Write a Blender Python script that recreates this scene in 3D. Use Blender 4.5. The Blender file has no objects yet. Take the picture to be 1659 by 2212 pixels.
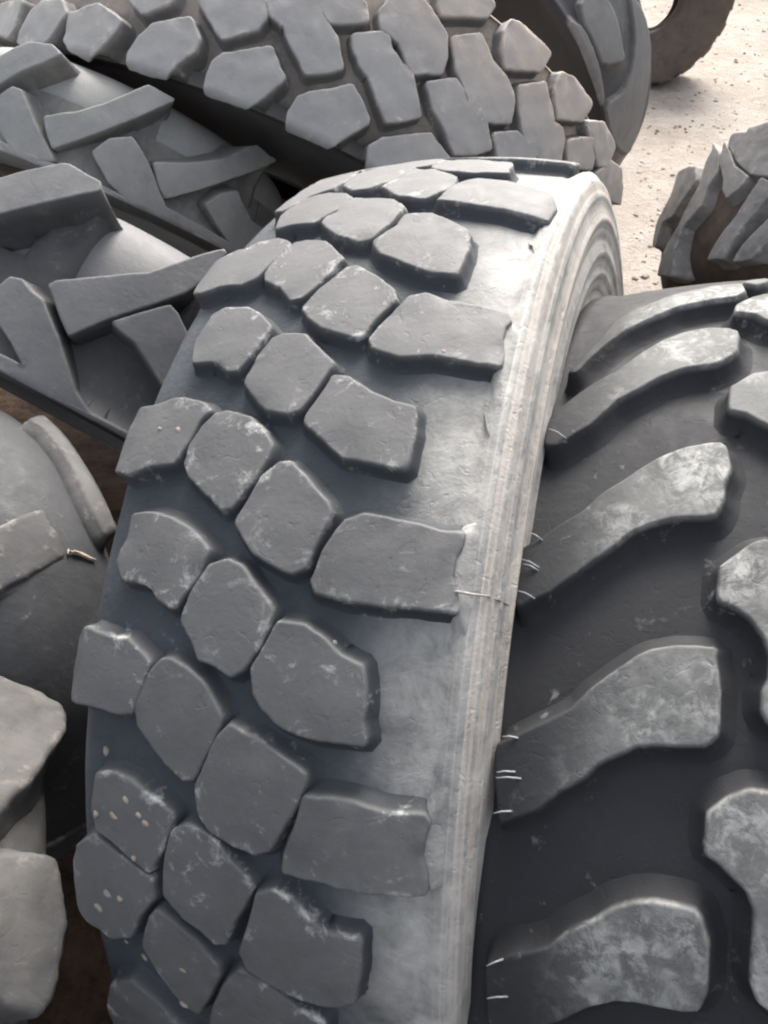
import bpy, bmesh, math, random
import numpy as np
from mathutils import Vector, noise, geometry
from mathutils.bvhtree import BVHTree
random.seed(7)
R_ = math.radians
sc = bpy.context.scene
COL = sc.collection

# ---------------------------------------------------------------- camera, sky, sun, exposure
CAM_H = 1.554
PITCH = R_(45)
FPX, CX, CY = 1670.0, 829.5, 1106.0          # focal length and centre for a picture 1659 x 2212 px
cam_d = bpy.data.cameras.new('camera'); cam = bpy.data.objects.new('camera', cam_d); COL.objects.link(cam)
cam.location = (0, 0, CAM_H); cam.rotation_euler = (PITCH, 0, 0)
cam_d.sensor_fit = 'VERTICAL'; cam_d.sensor_height = 24.0; cam_d.lens = 24.0 * FPX / 2212.0
cam_d.clip_start = 0.02; cam_d.clip_end = 500
sc.camera = cam

SUN_EL, SUN_AZ = R_(44), R_(14)             # azimuth from +Y towards +X
w_ = bpy.data.worlds.new('World'); sc.world = w_; w_.use_nodes = True
nt = w_.node_tree; nt.nodes.clear()
sky = nt.nodes.new('ShaderNodeTexSky'); sky.sky_type = 'NISHITA'; sky.sun_disc = False
sky.sun_elevation = SUN_EL; sky.sun_rotation = SUN_AZ
sky.air_density = 1.0; sky.dust_density = 6.0; sky.ozone_density = 1.0
bg = nt.nodes.new('ShaderNodeBackground'); bg.inputs['Strength'].default_value = 0.125
ow = nt.nodes.new('ShaderNodeOutputWorld')
hs = nt.nodes.new('ShaderNodeHueSaturation'); hs.inputs['Saturation'].default_value = .38      # thin overcast
nt.links.new(sky.outputs[0], hs.inputs['Color']); nt.links.new(hs.outputs[0], bg.inputs[0]); nt.links.new(bg.outputs[0], ow.inputs[0])
sl = bpy.data.lights.new('sun', 'SUN'); sun = bpy.data.objects.new('sun', sl); COL.objects.link(sun)
sl.energy = 1.7; sl.angle = R_(28); sl.color = (1.0, 0.95, 0.88)
sd = Vector((math.sin(SUN_AZ) * math.cos(SUN_EL), math.cos(SUN_AZ) * math.cos(SUN_EL), math.sin(SUN_EL)))
sun.rotation_euler = sd.to_track_quat('Z', 'Y').to_euler(); sun.location = sd * 20
sc.view_settings.view_transform = 'Standard'; sc.view_settings.look = 'None'
sc.view_settings.exposure = 1.6; sc.view_settings.gamma = 1.0
sc.cycles.filter_width = 2.2

CAMP = np.array([0, 0, CAM_H])
_c, _s = math.cos(PITCH), math.sin(PITCH)
RC = np.array([[1, 0, 0], [0, _c, -_s], [0, _s, _c]])    # camera axes in the world
def c2w(p): return CAMP + RC @ np.asarray(p, float)
def ray(px, py):
    d = RC @ np.array([(px - CX) / FPX, -(py - CY) / FPX, -1.0]); return d / np.linalg.norm(d)

# ---------------------------------------------------------------- materials
def new_mat(name):
    m = bpy.data.materials.new(name); m.use_nodes = True; n = m.node_tree; n.nodes.clear()
    out = n.nodes.new('ShaderNodeOutputMaterial'); b = n.nodes.new('ShaderNodeBsdfPrincipled')
    n.links.new(b.outputs[0], out.inputs[0]); return m, n, b
def nd(n, t, **k):
    x = n.nodes.new(t)
    for a, v in k.items(): setattr(x, a, v)
    return x
def noise_n(n, vec, scale, detail=6, rough=.6, dist=0):
    x = nd(n, 'ShaderNodeTexNoise'); x.inputs['Scale'].default_value = scale; x.inputs['Detail'].default_value = detail
    x.inputs['Roughness'].default_value = rough; x.inputs['Distortion'].default_value = dist
    n.links.new(vec, x.inputs['Vector']); return x.outputs['Fac']
def ramp(n, fac, a, b, c0=0.0, c1=1.0):
    x = nd(n, 'ShaderNodeMapRange'); x.clamp = True
    for k, v in zip(('From Min', 'From Max', 'To Min', 'To Max'), (a, b, c0, c1)): x.inputs[k].default_value = v
    n.links.new(fac, x.inputs['Value']); return x.outputs[0]
def math_n(n, op, a, b=None, clamp=False):
    x = nd(n, 'ShaderNodeMath', operation=op); x.use_clamp = clamp
    for i, q in enumerate((a, b)):
        if q is None: continue
        if isinstance(q, (int, float)): x.inputs[i].default_value = q
        else: n.links.new(q, x.inputs[i])
    return x.outputs[0]
def mix_c(n, f, a, b):
    x = nd(n, 'ShaderNodeMix', data_type='RGBA')
    if isinstance(f, (int, float)): x.inputs['Factor'].default_value = f
    else: n.links.new(f, x.inputs['Factor'])
    for k, q in ((6, a), (7, b)):
        if isinstance(q, tuple): x.inputs[k].default_value = (*q, 1)
        else: n.links.new(q, x.inputs[k])
    return x.outputs[2]
def attr(n, name):
    x = nd(n, 'ShaderNodeAttribute', attribute_name=name); return x.outputs['Fac']
def rubber(name, base, worn, dust, speck, film=.35, dusty=1.0, specks=.5, rough=.62, bump=.35, blue=(.085, .1, .115), patch=0, ring=0, unworn_shade=None):
    """base rubber, worn grey film, dust (by the 'dust' attribute and noise), specks near edges ('edge' attribute)."""
    m, n, b = new_mat(name)
    tc = nd(n, 'ShaderNodeTexCoord').outputs['Object']
    n1 = noise_n(n, tc, 9, 8, .65); n2 = noise_n(n, tc, 38, 8, .7, .4); n3 = noise_n(n, tc, 160, 5, .7)
    st = nd(n, 'ShaderNodeMapping'); st.inputs['Scale'].default_value = (26, 120, 40); st.inputs['Rotation'].default_value = (.2, .1, .3)
    n.links.new(tc, st.inputs['Vector'])
    ns = noise_n(n, st.outputs[0], 1.6, 7, .7, .3)
    c = mix_c(n, ramp(n, n1, .35, .7, 0, film), base, worn)
    oi = nd(n, 'ShaderNodeObjectInfo').outputs['Random']
    c = mix_c(n, ramp(n, n2, .38, .72, 0, .5), c, worn); c = mix_c(n, ramp(n, oi, 0, 1, 0, .3), c, worn)      # every block is worn a little differently
    c = mix_c(n, ramp(n, ns, .5, .75, 0, .22), c, blue)
    if unworn_shade: c = mix_c(n, math_n(n, 'MULTIPLY', attr(n, 'side'), ramp(n, n2, .3, .7, 1.0, .8)), c, unworn_shade)   # flanks are less worn; their shade is put into this dark tone as well
    at = attr(n, 'dust'); ed = attr(n, 'edge')
    dn = math_n(n, 'ADD', math_n(n, 'MULTIPLY', n1, .9), math_n(n, 'MULTIPLY', n2, .9))
    dn = ramp(n, dn, .62, 1.12, .18, 1.0)
    df = math_n(n, 'MULTIPLY', math_n(n, 'MULTIPLY', at, dn), dusty, clamp=True)
    c = mix_c(n, df, c, dust)
    if patch:                                                          # scuffed patches where dust clings to the crown
        p1 = noise_n(n, tc, 14, 4, .6); p2 = noise_n(n, tc, 70, 8, .75, .5)
        pp = math_n(n, 'MULTIPLY', ramp(n, p1, .40, .58), ramp(n, p2, .46, .60), clamp=True)
        pp = math_n(n, 'MULTIPLY', pp, ramp(n, attr(n, 'dust'), .1, .5, .0, patch), clamp=True)
        c = mix_c(n, ramp(n, attr(n, 'dust'), .02, .4, .75, 0), c, base)
        c = mix_c(n, math_n(n, 'MULTIPLY', pp, .8), c, speck)
    e1 = math_n(n, 'ADD', n2, math_n(n, 'MULTIPLY', ed, .09))
    sp = ramp(n, math_n(n, 'ADD', e1, math_n(n, 'MULTIPLY', n3, .28)), .76, .92, 0, specks)
    sp = math_n(n, 'MULTIPLY', sp, ramp(n, noise_n(n, tc, 11, 3, .5), .42, .60, .3, 1), clamp=True)
    c = mix_c(n, sp, c, speck)
    if ring:                                                            # weathering in rings round the sidewall
        cb = nd(n, 'ShaderNodeCombineXYZ'); n.links.new(math_n(n, 'MULTIPLY', attr(n, 'ring'), 330.), cb.inputs[0]); n.links.new(math_n(n, 'MULTIPLY', n1, 1.5), cb.inputs[1])
        rg = noise_n(n, cb.outputs[0], 1.0, 4, .7); msk = math_n(n, 'MULTIPLY', ramp(n, attr(n, 'ring'), .150, .168), ramp(n, rg, .47, .6), clamp=True)
        c = mix_c(n, math_n(n, 'MULTIPLY', msk, .75), c, (.47, .41, .36))
        msk2 = math_n(n, 'MULTIPLY', ramp(n, attr(n, 'ring'), .150, .168), ramp(n, rg, .47, .36), clamp=True)
        c = mix_c(n, math_n(n, 'MULTIPLY', msk2, .6), c, (.22, .235, .24))
    pit = ramp(n, noise_n(n, tc, 85, 3, .5, 1.2), .30, .38, -1.0, 0.0)
    n.links.new(c, b.inputs['Base Color'])
    rr = ramp(n, n2, .3, .7, rough - .1, rough + .15); n.links.new(rr, b.inputs['Roughness'])
    b.inputs['Specular IOR Level'].default_value = .32
    h = math_n(n, 'ADD', math_n(n, 'MULTIPLY', n2, .6), math_n(n, 'MULTIPLY', n3, .25))
    h = math_n(n, 'ADD', h, math_n(n, 'MULTIPLY', ns, .08)); h = math_n(n, 'ADD', h, math_n(n, 'MULTIPLY', pit, .16))
    h = math_n(n, 'ADD', h, math_n(n, 'MULTIPLY', sp, .25))
    bp = nd(n, 'ShaderNodeBump'); bp.inputs['Strength'].default_value = bump; bp.inputs['Distance'].default_value = .004
    n.links.new(h, bp.inputs['Height']); n.links.new(bp.outputs[0], b.inputs['Normal'])
    return m
M = {}
M['main_lug'] = rubber('worn_grey_rubber', (.078, .077, .078), (.135, .134, .133), (.58, .565, .53), (.46, .46, .44), specks=.95, film=.6, unworn_shade=(.032, .037, .043))
M['main_body'] = rubber('dusty_rubber_casing', (.025, .030, .036), (.058, .068, .078), (.47, .455, .42), (.40, .41, .40), specks=.3, film=.7, bump=.6, blue=(.07, .085, .10), ring=1)

# ---------------------------------------------------------------- tyre geometry
def smooth(x): x = np.clip(x, 0, 1); return x * x * (3 - 2 * x)
def resample(P, step):
    P = np.asarray(P, float); L = np.r_[0, np.cumsum(np.linalg.norm(np.diff(P, axis=0), axis=1))]
    n = max(2, int(round(L[-1] / step)) + 1); t = np.linspace(0, L[-1], n)
    return np.stack([np.interp(t, L, P[:, i]) for i in range(P.shape[1])], -1)
def spline(P, n=10):
    P = np.asarray(P, float); Q = np.vstack([2 * P[0] - P[1], P, 2 * P[-1] - P[-2]]); o = []
    for i in range(1, len(Q) - 2):
        p0, p1, p2, p3 = Q[i - 1:i + 3]
        for t in np.linspace(0, 1, n, endpoint=False):
            o.append(.5 * (2 * p1 + (p2 - p0) * t + (2 * p0 - 5 * p1 + 4 * p2 - p3) * t * t + (3 * p1 - p0 - 3 * p2 + p3) * t ** 3))
    o.append(P[-1]); return np.array(o)

class Tyre:
    """A surface of revolution: profile point u -> (s along the axle, r from the axle); h lifts along the profile normal."""
    def __init__(self, centre, az, el, R, k, half, side, depth, fade0, fade1, N, label, cat='tyre', name='tyre', group=None, ridges=None, casing=None):
        a = np.array([math.cos(el) * math.cos(az), math.sin(el), math.cos(el) * math.sin(az)])
        w = np.cross(a, [0, 1., 0]); w /= np.linalg.norm(w); v = np.cross(w, a)
        self.c = c2w(centre); self.a, self.w, self.v = RC @ a, RC @ w, RC @ v
        self.R, self.k, self.N = R, k, N
        ss = np.linspace(0, half, 14); crown = [(x, R - k * x * x) for x in ss]
        rp = crown + list(side)
        rp = np.array(rp); full = np.vstack([(rp * [-1, 1])[::-1][:-1], rp])
        P = resample(spline(full, 8), .004)
        L = np.r_[0, np.cumsum(np.linalg.norm(np.diff(P, axis=0), axis=1))]
        i0 = np.argmin(np.abs(P[:, 0]) + (P[:, 1] < R * .8) * 9); self.u = L - L[i0]
        T = np.gradient(P, axis=0); T /= np.linalg.norm(T, axis=1)[:, None]
        for _ in range(4): T[1:-1] = (T[:-2] + 2 * T[1:-1] + T[2:]) / 4
        T /= np.linalg.norm(T, axis=1)[:, None]
        self.P = P; self.Nn = np.stack([-T[:, 1], T[:, 0]], -1)   # outward
        self.depth, self.f0, self.f1 = depth, fade0, fade1
        self.ridges = ridges; self.cas = None
        if casing:
            W, Rc, rc, rb, n_ = casing; q = np.linspace(0, math.pi / 2, 40)
            up = np.stack([W * np.sin(q) ** (2 / n_), rc + (Rc - rc) * np.cos(q) ** (2 / n_)], -1)
            lo_ = spline([(W, rc), (W * .97, rc * .8 + rb * .2), (W * .82, rc * .4 + rb * .6), (W * .66, rb + .012), (W * .58, rb)], 8)[1:]
            hf = np.vstack([up, lo_]); cp = resample(np.vstack([(hf * [-1, 1])[::-1][:-1], hf]), .005); self.cas = cp
            sp_ = self.P[:, 0]; m_ = np.abs(sp_) < W * .985; tops = up
            rcas = np.interp(np.abs(sp_), tops[:, 0], tops[:, 1]); self._dep = np.where(self.P[:, 1] > rc, np.clip(self.P[:, 1] - rcas, .004, None), .004)
            okm = self.P[:, 1] > rc; mx = self._dep[okm & m_].max(); self._dep = np.minimum(self._dep, mx)
            self.half = half
        low = self.c + (-R) * np.array([0, 0, 1.0])
        e = bpy.data.objects.new(name, None); COL.objects.link(e); e.empty_display_size = .1
        self.base = np.array([self.c[0], self.c[1], max(0.0, self.c[2] - R)]); e.location = self.base
        e['label'] = label; e['category'] = cat
        if group: e['group'] = group
        self.e = e
        # search surface
        nt_ = 540; self.nt = nt_; th = np.linspace(0, 2 * math.pi, nt_, endpoint=False)
        V = self.pt(th[:, None], self.u[None, :], 0.0).reshape(-1, 3); nu = len(self.u)
        F = [(i * nu + j, ((i + 1) % nt_) * nu + j, ((i + 1) % nt_) * nu + j + 1, i * nu + j + 1) for i in range(nt_) for j in range(nu - 1)]
        self.bvh = BVHTree.FromPolygons([tuple(p) for p in V], F)
    depf = None
    def dep(self, u):
        if self.depf: return self.depf(u)
        if self.cas is not None: return np.interp(u, self.u, self._dep)
        return self.depth * (1 - smooth((np.abs(u) - self.f0) / (self.f1 - self.f0)))
    def prof(self, u):
        s = np.interp(u, self.u, self.P[:, 0]); r = np.interp(u, self.u, self.P[:, 1])
        a = np.interp(u, self.u, self.Nn[:, 0]); b = np.interp(u, self.u, self.Nn[:, 1]); return s, r, a, b
    def pt(self, th, u, h):
        th, u, h = np.broadcast_arrays(np.asarray(th, float), np.asarray(u, float), np.asarray(h, float))
        s, r, a, b = self.prof(u); s = s + a * h; r = r + b * h
        e = self.w * np.cos(th)[..., None] + self.v * np.sin(th)[..., None]
        return self.c + self.a * s[..., None] + e * r[..., None]
    def inv(self, p):
        d = p - self.c; s = d @ self.a; x, y = d @ self.w, d @ self.v; r = math.hypot(x, y)
        i = np.argmin((self.P[:, 0] - s) ** 2 + (self.P[:, 1] - r) ** 2); return math.atan2(y, x), self.u[i]
    def hit(self, px, py):
        q = self.bvh.ray_cast(Vector(CAMP), Vector(ray(px, py)))
        return None if q[0] is None else self.inv(np.array(q[0]))
    def trace(self, poly):
        """picture outline -> (theta, u) outline on the tyre's own surface"""
        cx = sum(p[0] for p in poly) / len(poly); cy = sum(p[1] for p in poly) / len(poly); o = []
        for x, y in poly:
            for k in range(26):
                t = k * .04; q = self.hit(x + (cx - x) * t, y + (cy - y) * t)
                if q: o.append(q); break
        o = np.array(o)
        if len(o) and self.cas is not None: o[:, 1] = np.clip(o[:, 1], -self.half * 1.03, self.half * 1.03)
        if len(o): o[:, 0] = np.unwrap(o[:, 0])
        return o

def add_mesh(name, V, F, mat, parent, attrs=None, base=None, smooth_=True):
    me = bpy.data.meshes.new(name); V = np.asarray(V, float)
    if base is not None: V = V - base
    me.from_pydata([tuple(p) for p in V], [], F); me.update()
    if smooth_: me.polygons.foreach_set('use_smooth', [True] * len(me.polygons))
    for k, a in (attrs or {}).items():
        at = me.attributes.new(k, 'FLOAT', 'POINT'); at.data.foreach_set('value', np.asarray(a, np.float32))
    me.materials.append(mat); o = bpy.data.objects.new(name, me); COL.objects.link(o)
    if parent is not None: o.parent = parent
    return o

def fbm(p, sc_, o=4): return noise.fractal(Vector(p) * sc_, 1.0, 2.0, o)

def carcass(t, mat, dust, th_n=300, rough=.0015, inner=.03, name='carcass'):
    th = np.linspace(0, 2 * math.pi, th_n, endpoint=False)
    if t.cas is not None:
        cp = t.cas; nu = len(cp); E = t.w * np.cos(th)[:, None] + t.v * np.sin(th)[:, None]; Ls = np.r_[0, np.cumsum(np.linalg.norm(np.diff(cp, axis=0), axis=1))]; u = Ls - Ls[-1] / 2
        V = t.c + t.a * cp[None, :, 0, None] + E[:, None, :] * cp[None, :, 1, None]
        cen = cp.copy(); cen[:, 1] = cp[:, 1].max() * .5 + cp[:, 1].min() * .5; cen[:, 0] = 0; dn_ = cen - cp; dn_ /= np.linalg.norm(dn_, axis=1)[:, None] + 1e-9
        jj = np.arange(0, nu, 4); ip = cp[jj] + dn_[jj] * .022
        Vi = t.c + t.a * ip[None, :, 0, None] + E[:, None, :] * ip[None, :, 1, None]
        h = np.zeros(nu)
    else:
        u = t.u; nu = len(u)
        h = -t.dep(u) + (t.ridges(u, t) if t.ridges else 0)
        V = t.pt(th[:, None], u[None, :], np.broadcast_to(h, (th_n, nu)))
        jj = None
    # inner liner: same profile drawn inwards, coarser
    if jj is None:
      jj = np.arange(0, nu, 6)
      Vi = t.pt(th[:, None], u[jj][None, :], -np.broadcast_to(inner * np.minimum(1, np.minimum(jj, nu - 1 - jj) / 20.) + .006 + np.abs(h[jj]), (th_n, len(jj))))
    D = np.zeros((th_n, nu))
    for i in range(th_n):
        for j in range(nu): D[i, j] = fbm(V[i, j], 9, 3)
    e = V - t.c; e /= np.linalg.norm(e, axis=-1)[..., None]
    V = V + e * (D * rough)[..., None]
    W = np.concatenate([V, Vi], axis=1); m = W.shape[1]; F = []
    for i in range(th_n):
        a, b = i * m, ((i + 1) % th_n) * m
        for j in range(nu - 1): F.append((a + j, b + j, b + j + 1, a + j + 1))
        for j in range(nu, m - 1): F.append((b + j, a + j, a + j + 1, b + j + 1))
        F.append((b + 0, a + 0, a + nu, b + nu)); F.append((a + nu - 1, b + nu - 1, b + m - 1, a + m - 1))
    du = np.zeros((th_n, m)); du[:, :nu] = dust(u)[None, :]
    return add_mesh(name, W.reshape(-1, 3), F, mat, t.e, {'dust': du.ravel(), 'edge': np.zeros(th_n * m), 'ring': np.tile(np.r_[u, u[jj]], th_n)}, t.base)

def chaikin(P, n=1, r=.2):
    for _ in range(n):
        Q = []
        for i in range(len(P)):
            a, b = P[i], P[(i + 1) % len(P)]; Q += [a * (1 - r) + b * r, a * r + b * (1 - r)]
        P = np.array(Q)
    return P
def ring_resample(P, step):
    P = np.vstack([P, P[:1]]); Q = resample(P, step)[:-1]; return Q
def area2(P): x, y = P[:, 0], P[:, 1]; return np.dot(x, np.roll(y, -1)) - np.dot(np.roll(x, -1), y)
def offset_ring(P, d):
    T = np.roll(P, -1, 0) - np.roll(P, 1, 0); T /= np.linalg.norm(T, axis=1)[:, None] + 1e-9
    return P + np.stack([T[:, 1], -T[:, 0]], -1) * d      # outward for a counter-clockwise ring
def seg_dist(Q, P):
    A = P; B = np.roll(P, -1, 0); d = np.full(len(Q), 9.)
    for a, b in zip(A, B):
        ab = b - a; t = np.clip(((Q - a) @ ab) / (ab @ ab + 1e-12), 0, 1); d = np.minimum(d, np.linalg.norm(Q - a - t[:, None] * ab, axis=1))
    return d
def lug(t, tu, mat, name='tread_block', bevel=.006, draft=.004, round_=1, rr=.18, step=.008, wob=.0008, rough=.0009, dust=None, lift=0.0, deps=None, chip=0.0, edge=1.0, grow=.0022, flank=None):
    """one tread block from its outline (theta, u): worn rounded top, drafted flanks down to the carcass"""
    if len(tu) < 3: return None
    Rr = t.R; P = np.stack([tu[:, 0] * Rr, tu[:, 1]], -1)
    if area2(P) < 0: P = P[::-1]
    P = chaikin(P, round_, rr)
    Q_ = []
    for i_ in range(len(P)):
        a_, b_ = P[i_], P[(i_ + 1) % len(P)]; L_ = np.linalg.norm(b_ - a_)
        if L_ < 1e-4: continue
        for q_ in np.linspace(0, 1, max(1, int(math.ceil(L_ / (step * .7)))), endpoint=False): Q_.append(a_ * (1 - q_) + b_ * q_)
    P = offset_ring(np.array(Q_), grow)
    sd_ = random.random() * 50
    wv = np.array([noise.noise(Vector((p[0] * 60, p[1] * 60, sd_))) + .6 * noise.noise(Vector((p[0] * 170, p[1] * 170, sd_ + 3))) for p in P])
    P = offset_ring(P, 1.0 * 0) + (offset_ring(P, 1.0) - P) * (wv * wob)[:, None]
    lo, hi = P.min(0), P.max(0); G = []
    for x in np.arange(lo[0], hi[0], step):
        for i, y in enumerate(np.arange(lo[1], hi[1], step)): G.append((x + (i % 2) * step * .5, y))
    G = np.array(G).reshape(-1, 2)
    # inside test
    ins = np.zeros(len(G), bool); A, B = P, np.roll(P, -1, 0)
    for a, b in zip(A, B):
        c = (a[1] > G[:, 1]) != (b[1] > G[:, 1]); xx = (b[0] - a[0]) * (G[:, 1] - a[1]) / (b[1] - a[1] + 1e-12) + a[0]; ins ^= c & (G[:, 0] < xx)
    G = G[ins]; 
    if len(G): G = G[seg_dist(G, P) > step * .55]
    # extra ring for the bevel
    Rg = []
    for d in (bevel * .35, bevel * 1.0, bevel * 1.7):
        q = offset_ring(P, -d); ok = seg_dist(q, P) > d * .85; Rg.append(q[ok])
    if len(G): G = G[seg_dist(G, P) > bevel * 2.0]
    pts = np.vstack([P] + Rg + [G]); n0 = len(P)
    res = geometry.delaunay_2d_cdt([Vector(p) for p in pts], [], [list(range(n0))], 1, 1e-6)
    V2 = np.array([tuple(p) for p in res[0]]); F = [tuple(f) for f in res[2]]
    orig = res[3]; rmap = {}
    for i, o in enumerate(orig):
        for q in o:
            if q < n0: rmap[q] = i
    if len(rmap) < n0: return None
    d = seg_dist(V2, P); x = np.clip(d / bevel, 0, 1)
    h = -bevel * .8 * (1 - np.sqrt(np.clip(1 - (1 - x) ** 2, 0, 1))) + lift
    nz = np.array([noise.fractal(Vector((p[0] * 26, p[1] * 26, sd_)), 1, 2, 3) for p in V2]); h = h + nz * rough
    if chip > 0:
        ch = np.array([noise.noise(Vector((p[0] * 45, p[1] * 45, sd_ + 9))) for p in V2]); h -= chip * np.clip(ch - .15, 0, 1) * np.clip(1 - d / .025, 0, 1)
    top = t.pt(V2[:, 0] / Rr, V2[:, 1], h)
    dep = (deps(P[:, 1]) if deps else t.dep(P[:, 1]))
    rings = []
    for f_, dd in ((.35, .2), (.72, .55), (.94, 1.05), ((1.3, 1.45) if t.cas is not None else (1.12, 1.9))):
        q = offset_ring(P, draft * dd); rings.append(t.pt(q[:, 0] / Rr, q[:, 1], -bevel * .8 + lift - np.maximum(dep * f_ - bevel * .8 + lift, 0) - .0004 * f_))
    V = np.vstack([top] + rings); n = len(top)
    first = [rmap[i] for i in range(n0)]
    prev = first
    for k in range(len(rings)):
        cur = [n + k * n0 + i for i in range(n0)]
        for i in range(n0): j = (i + 1) % n0; F.append((prev[i], cur[i], cur[j], prev[j]))
        prev = cur
    ed = np.r_[1 - np.clip(d / .02, 0, 1), np.repeat([.5, .2, 0, 0], n0)] * edge
    uu = np.r_[V2[:, 1], np.tile(P[:, 1], 4)]; dz = dust(uu) if dust else np.zeros(len(uu))
    dz = dz.copy()
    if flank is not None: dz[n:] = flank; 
    # orientation: make the top face outwards
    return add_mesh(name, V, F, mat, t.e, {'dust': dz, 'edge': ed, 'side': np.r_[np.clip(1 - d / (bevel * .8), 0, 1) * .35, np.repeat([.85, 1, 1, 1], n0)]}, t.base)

# crops of the photograph I traced in: two tracing units are one picture unit
def q1(*p): return [(x / 2, y / 2) for x, y in p]
def q2(*p): return [(829.5 + x / 2, y / 2) for x, y in p]
def q3(*p): return [(x / 2, 484 + y / 2) for x, y in p]
def q4(*p): return [(829.5 + x / 2, 484 + y / 2) for x, y in p]
def q5(*p): return [(x / 2, 1037 + y / 2) for x, y in p]
def q6(*p): return [(829.5 + x / 2, 1037 + y / 2) for x, y in p]
def q7(*p): return [(x / 2, 1590 + y / 2) for x, y in p]
def q8(*p): return [(829.5 + x / 2, 1590 + y / 2) for x, y in p]

# ---------------------------------------------------------------- 1. the worn tyre in the middle
def main_ridges(u, t):
    s, r = t.P[:, 0], t.P[:, 1]; o = np.zeros(len(u))
    for rc, wd, hh in ((.603, .0022, -.002), (.5955, .0018, .0018), (.588, .0018, -.0016), (.581, .002, .0018), (.572, .002, -.0016), (.556, .004, .0035), (.536, .0035, -.002), (.52, .004, .0035), (.497, .004, .003), (.475, .003, -.002), (.44, .006, .003)):
        o += hh * np.exp(-((r - rc) / wd) ** 2) * (np.abs(s) > .1)
    return o
def main_dust(u):
    return np.clip(smooth((u - .06) / .10) * 1.0, 0, 1) + .25 * smooth((-u - .12) / .1)
mt = Tyre([.10930, -.17262, -1.13466], .35663, -.08770, .63, .613, .145,
          [(.158, .6095), (.167, .597), (.172, .58), (.174, .56), (.174, .54), (.173, .52), (.171, .50), (.166, .46), (.158, .42), (.147, .38), (.134, .35), (.118, .33), (.11, .318), (.1, .315)],
          .0165, .150, .167, 20.336, 'large worn military tyre in the middle with chunky blocks and pale dusty right sidewall', name='block_tread_tyre', ridges=main_ridges)
mt.depf = lambda u: .0135 * np.where(u > 0, 1 - smooth((u - .150) / .017), 1 - smooth((-u - .178) / .05))
carcass(mt, M['main_body'], main_dust, th_n=420)
D_ = 0.30896
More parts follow.
